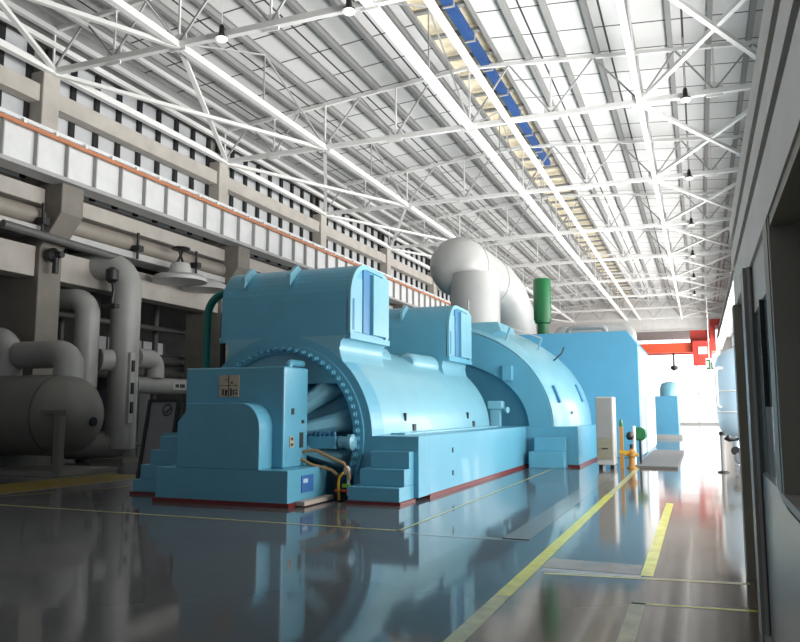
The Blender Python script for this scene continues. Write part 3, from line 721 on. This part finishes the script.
MB().tube(path([(-19.6, 18.4, 6.24), (-17.05, 19.0, 6.24), (-17.05, 19.0, .4)], .75), .46, 28).build('pipe_run', 'pipe', dp)
MB().tube(path([(-17.05, 19.0, 1.0), (-17.05, 19.0, .5), (-18.6, 18.4, .5)], .45), .44, 24).build('bottom_elbow', 'pipe', dp)
MB().box(-16.72, -16.55, 18.75, 18.95, 1.2, 3.4).build('level_gauge', 'jacket', dp)
for z in (1.5, 2.1, 2.8): MB().box(-16.55, -16.5, 18.8, 18.9, z, z + .35).build('gauge_window', 'dark_mark', dp)
MB().box(-17.7, -16.4, 18.4, 19.6, 0, .12).build('pipe_pad', 'concrete_dark', dp)
tag(MB().tube(path([(-17.05, 19.5, 3.3), (-17.15, 20.6, 3.3), (-17.15, 20.6, 2.68)], .35), .32, 20).build('pipe_elbow', 'pipe'), 'grey elbow stub on the right of the tall vertical pipe', 'pipe')
hp = thing('tagged_pipe', 'dark grey horizontal pipe with two pale tags left of the exciter', 'pipe', (-17.2, 24, 2.1))
MB().cyl((-17.2, 19.6, 2.42), (-17.2, 31, 2.42), .28, 20).build('pipe_run', 'pipe', hp)
for y in (21.3, 22.6):
    q = MB().box(-16.93, -16.9, y, y + .75, 2.3, 2.56).build('tag', 'jacket', hp)
    MB().box(-16.9, -16.89, y + .12, y + .3, 2.38, 2.49).box(-16.9, -16.89, y + .36, y + .62, 2.37, 2.5).build('tag_marks', 'dark_mark', q)
tag(MB().tube(path([(-18.9, 17.75, 5.05), (-17.4, 17.75, 4.95), (-17.4, 17.75, 2.3)], .5), .36, 22).build('bend_pipe', 'pipe'), 'grey bent pipe hanging between column and tall vertical pipe', 'pipe')
tag(MB().cyl((-17.25, 18.14, 3.15), (-17.1, 18.5, 3.15), .34, 20).build('stub_pipe', 'pipe'), 'short grey stub pipe just left of the tall vertical pipe', 'pipe')
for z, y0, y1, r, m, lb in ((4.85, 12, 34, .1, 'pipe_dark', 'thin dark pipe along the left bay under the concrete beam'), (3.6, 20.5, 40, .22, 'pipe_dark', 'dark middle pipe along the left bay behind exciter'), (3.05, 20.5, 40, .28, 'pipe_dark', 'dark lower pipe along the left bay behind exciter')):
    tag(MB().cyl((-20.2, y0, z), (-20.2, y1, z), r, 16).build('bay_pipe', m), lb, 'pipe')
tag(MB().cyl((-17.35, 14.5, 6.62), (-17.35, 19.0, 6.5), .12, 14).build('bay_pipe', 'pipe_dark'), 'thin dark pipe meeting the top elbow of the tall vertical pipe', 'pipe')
ch = thing('chain_hoist', 'black chain hoist hanging beside the tall vertical pipe elbow', 'hoist', (-17.1, 18.1, 4.7))
MB().lathe((-16.75, 18.0, 6.0), (0, 0, -1), [(0, .06), (.1, .2), (.4, .2), (.5, .08)], 12).build('body', 'black', ch)
MB().tube([(-16.75, 18.0, 5.6), (-16.65, 18.0, 5.3), (-16.75, 18.05, 5.0), (-16.7, 18.0, 4.75)], .05, 8).build('chain', 'black', ch)
MB().box(-17.0, -16.5, 17.9, 18.1, 4.72, 4.84).build('trolley_bar', 'black', ch)
for y, lb in ((16.0, 'black pipe hanger under the girder at the first column'), (20.0, 'black pipe hanger under the girder above the vertical pipe'), (23.2, 'black pipe hanger under the girder past the white hood')):
    t = thing('pipe_hanger', lb, 'hanger', (-17.55, y, 6.6), 'pipe hangers')
    MB().cyl((-17.55, y, 6.7), (-17.55, y, 7.6), .05, 8).build('rod', 'black', t); MB().box(-17.75, -17.4, y - .12, y + .12, 6.95, 7.15).build('clamp', 'black', t)
hd = thing('valve_hood', 'white conical valve hood with black handwheel bracket on the left beam', 'valve', (-17.3, 21.45, 6.4))
MB().lathe((-16.9, 21.45, 6.1), (0, 0, 1), [(0, .95), (.12, .95), (.22, .8), (.28, .42), (.62, .34), (.66, .3)], 28).build('hood', 'jacket', hd)
for s_ in (-1, 1): MB().beam((-16.9, 21.45 + .2 * s_, 6.72), (-16.9, 21.45 - .12 * s_, 7.25), .06).build('bracket', 'black', hd)
MB().lathe((-16.9, 21.45, 7.25), (0, 0, 1), [(0, .3), (.04, .34), (.08, .3)], 20).build('handwheel', 'black', hd)
MB().lathe((-17.0, 23.1, 6.05), (0, 0, 1), [(0, .85), (.2, .75), (.38, .4), (.43, .05)], 24).build('second_cap', 'jacket', hd)
tag(MB().tube(path([(-9.75, 13.35, 1.14), (-9.75, 13.35, 4.1), (-8.95, 13.4, 4.1)], .5), .085, 14).build('oil_pipe', 'teal_green'), 'tall dark green pipe bending over into the left side of generator cooler', 'pipe')
tag(MB().tube(path([(-9.45, 13.5, 1.14), (-9.45, 13.5, 3.9), (-8.95, 13.6, 3.9)], .3), .06, 12).build('oil_pipe', 'rubber'), 'thin black pipe beside the dark green pipe left of generator', 'pipe')
for x, z0, z1, lb in ((-9.3, 3.75, 4.3, 'upper'), (-9.25, 3.3, 3.7, 'lower')):
    tag(MB().tube(path([(x - .3, 13.9, z0), (x - .05, 13.9, z1), (x + .3, 13.9, z1)], .15), .14, 14).build('hose_fitting', 'jacket'), '%s white pipe fitting behind the dark green pipe' % lb, 'pipe')
# dim machinery deep in the bay
for k, y in enumerate((13.5, 18.5, 22.6, 27.2)):
    t = thing('switch_cabinet', 'grey switch cabinet against the dark back wall, %s from the camera' % ORD[k], 'cabinet', (-24.5, y, 0), 'switch cabinets in the left bay')
    MB().box(-25.2, -23.9, y - 1.5, y + 1.5, 0, 2.4).build('body', 'lockers', t, bevel=.03)
    for j in range(3): MB().box(-23.9, -23.87, y - 1.4 + .95 * j, y - .5 + .95 * j, .15, 2.25).build('door', 'lockers', t)
for k, y in enumerate((15, 22, 29)):
    w = struct(MB().box(-25.7, -25.62, y - 2.4, y + 2.4, 3.4, 5.0).build('window_%d' % (40 + k), 'pane'))
    f = MB()
    for j in range(7): f.box(-25.62, -25.58, y - 2.4 + .8 * j - .04, y - 2.4 + .8 * j + .04, 3.4, 5.0)
    f.build('mullions', 'black', w)

for k, (x, y, h_, rr) in enumerate(((-21.5, 17.9, 7.9, .16), (-21.2, 20.4, 7.9, .1), (-22.0, 22.8, 7.9, .22), (-21.0, 25.2, 7.9, .12), (-22.4, 15.0, 7.9, .2), (-21.6, 29.5, 7.9, .2))):
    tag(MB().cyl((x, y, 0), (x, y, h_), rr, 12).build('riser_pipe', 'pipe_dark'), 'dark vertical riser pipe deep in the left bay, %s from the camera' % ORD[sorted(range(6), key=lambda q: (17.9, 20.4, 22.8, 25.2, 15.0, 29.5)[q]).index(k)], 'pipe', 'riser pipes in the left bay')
fv = thing('flange_valve', 'dark flanged valve on the column side above the grey tank', 'valve', (-17.6, 17.3, 5))
MB().lathe((-17.75, 16.5, 6.15), (1, 0, 0), [(0, .1), (.1, .22), (.2, .22), (.3, .1), (.5, .1)], 14).build('body', 'black', fv)
MB().cyl((-17.5, 16.5, 6.1), (-17.5, 16.5, 5.6), .09, 10).build('stem', 'black', fv)
# information board leaning behind the steps
bo = thing('notice_board', 'grey notice board with round emblem and black frame leaning behind the exciter steps', 'board', (-10.65, 12.85, 0))
def bpt(x, z, d=0): return (x, 12.85 + z * .18 + d, z)
m = MB(); m.add([bpt(-11.02, .1), bpt(-10.3, .1), bpt(-10.3, 1.78), bpt(-11.02, 1.78), bpt(-11.02, .1, .05), bpt(-10.3, .1, .05), bpt(-10.3, 1.78, .05), bpt(-11.02, 1.78, .05)],
                [(0, 1, 2, 3), (7, 6, 5, 4), (0, 4, 5, 1), (1, 5, 6, 2), (2, 6, 7, 3), (3, 7, 4, 0)]); m.build('panel', 'board', bo)
m = MB(); m.beam(bpt(-11.04, 0), bpt(-11.04, 1.82), .07).beam(bpt(-10.29, 0), bpt(-10.29, 1.82), .07).beam(bpt(-11.04, 1.8), bpt(-10.29, 1.8), .06).beam(bpt(-11.04, .12), bpt(-10.29, .12), .06); m.build('frame', 'black', bo)
cc = arc(-10.55, 1.6, .13, .13, 0, 2 * PI, 24); ci = arc(-10.55, 1.6, .10, .10, 0, 2 * PI, 24)
m = MB(); n = 25; m.add([bpt(x, z, -.012) for x, z in cc] + [bpt(x, z, -.012) for x, z in ci], [(k, k + 1, n + k + 1, n + k) for k in range(24)])
m.beam(bpt(-10.62, 1.58, -.012), bpt(-10.56, 1.54, -.012), .02).beam(bpt(-10.56, 1.54, -.012), bpt(-10.47, 1.64, -.012), .02); m.build('emblem', 'dark_mark', bo)
tag(MB().beam((-11.5, 13.5, .02), (-11.45, 13.85, 1.75), .08, .04).build('red_banner_pole', mat('crimson_paint', (.35, .01, .03), .4)), 'crimson upright strip just left of the notice board', 'pole')

# ------------------------------------------------------------------ control room on the right
CXF = .38
cw = struct(MB().box(CXF + .01, CXF + .14, .6, 6.0, 0, 1.16).build('wall_near_right', 'clad'))
MB().box(CXF, CXF + .14, 4.47, 4.72, 1.16, 2.64).build('cladding_pier', 'frame_dark', cw)
MB().box(CXF + .02, CXF + .14, 4.72, 6.0, 2.3, 2.64).build('cladding_pier', 'fascia', cw)
MB().box(CXF + .03, CXF + .09, 4.72, 6.0, 1.16, 2.3).build('side_glass', 'glassy', cw)
MB().box(CXF + .0, CXF + .03, 5.25, 5.28, 1.62, 2.3).build('glass_frame', 'black', cw)
MB().box(CXF - .0, CXF + .12, .6, 8.4, 2.64, 2.98).build('fascia', 'fascia', cw)
MB().box(CXF + .04, CXF + .14, .6, 8.4, 2.98, 3.04).build('shadow_gap', 'black', cw)
MB().box(CXF - .01, CXF + .14, .6, 8.4, 3.04, 3.22).build('upper_fascia', 'fascia', cw)
MB().box(CXF + .04, CXF + .14, .6, 8.4, 3.22, 3.32).build('groove', 'frame_mid', cw)
MB().box(CXF - .012, CXF + .14, .6, 8.4, 3.32, 3.52).build('coping', 'white', cw)
MB().box(CXF - .03, CXF + .01, .6, 6.0, 0, .05).build('kick_rail', 'frame_mid', cw)
MB().box(CXF - .005, CXF + .1, .6, 4.47, 1.13, 1.17).build('sill', 'frame_mid', cw)
MB().box(CXF + .12, 3.2, .6, 8.3, 3.3, 3.44).build('roof_slab', 'fascia', cw)
MB().box(CXF + .3, 3.2, 8.2, 8.32, 0, 3.3).build('end_wall', 'fascia', cw)
# window recess
wj = struct(MB().box(CXF + .005, CXF + .72, 4.4, 4.47, 1.16, 2.64).box(CXF + .01, CXF + .72, .6, 4.4, 2.58, 2.64).box(CXF + .01, CXF + .72, .6, 4.4, 1.1, 1.16).build('window_60', 'frame_dark'))
MB().box(CXF + .60, CXF + .66, 4.32, 4.4, 1.16, 2.58).box(CXF + .60, CXF + .66, .6, 4.4, 2.52, 2.58).box(CXF + .60, CXF + .66, .6, 4.4, 1.16, 1.22).build('window_frame', 'black', wj)
MB().box(CXF + .64, CXF + .66, .6, 4.34, 1.2, 2.54).build('glass', 'glassy', wj)
# doorway at the far corner, leaf set back between two posts
dj = struct(MB().box(CXF - .045, CXF + .14, 6.0, 6.3, 0, 2.64).build('door_1', 'frame_mid'))
MB().box(CXF - .02, CXF + .0, 5.96, 6.0, 0, 2.64).build('post_edge', 'alu', dj)
MB().box(CXF - .03, CXF + .3, 8.1, 8.4, 0, 2.64).build('corner_post', 'frame_dark', dj)
MB().box(CXF + .1, CXF + .3, 6.3, 8.1, 2.15, 2.64).build('header', 'fascia', dj)
MB().box(CXF + .22, CXF + .28, 6.3, 8.1, 0.02, 2.15).build('door_leaf', 'frame_dark', dj)
MB().box(CXF + .06, CXF + .2, 7.6, 7.9, 2.18, 2.34).build('door_closer', 'black', dj)
MB().cyl((CXF + .2, 7.8, 1.0), (CXF + .2, 7.8, 1.25), .02, 8).build('handle', 'black', dj)

# ------------------------------------------------------------------ light
for i, (y0, y1) in enumerate(LIGHTS):
    for zc, sz, tilt, en, sp in ((3.0, 3.6, 0, 850, 180), (6.4, 3.6, 42, 900, 125)):  # flat lamp is window daylight; tilted one is added to brighten the roof
        ld = bpy.data.lights.new('window_daylight', 'AREA'); ld.shape = 'RECTANGLE'; ld.size = sz; ld.size_y = y1 - y0
        ld.energy = en; ld.color = (1, .99, .97); ld.spread = math.radians(sp)
        lo = bpy.data.objects.new('window_daylight', ld); COL.objects.link(lo)
        lo.location = (XR + .2 - (.0 if tilt == 0 else 1.2), (y0 + y1) / 2, zc); lo.rotation_euler = (0, PI / 2 + math.radians(tilt), 0)
# world daylight
w = bpy.data.worlds.new('sky'); SC.world = w; w.use_nodes = True
w.node_tree.nodes['Background'].inputs['Color'].default_value = (.9, .95, 1, 1)
w.node_tree.nodes['Background'].inputs['Strength'].default_value = .22

# ------------------------------------------------------------------ camera
cd = bpy.data.cameras.new('camera'); co = bpy.data.objects.new('camera', cd); COL.objects.link(co)
co.location = (0, 0, 1.6); co.rotation_euler = (PI / 2 + math.radians(6.767), 0, math.radians(21.664))
cd.sensor_fit = 'HORIZONTAL'; cd.sensor_width = 36; cd.lens = 750 / 800 * 36; cd.clip_start = .05; cd.clip_end = 400
SC.camera = co
SC.view_settings.view_transform = 'Standard'; SC.view_settings.look = 'None'; SC.view_settings.gamma = 1
SC.view_settings.use_curve_mapping = False; SC.view_settings.exposure = 0.0
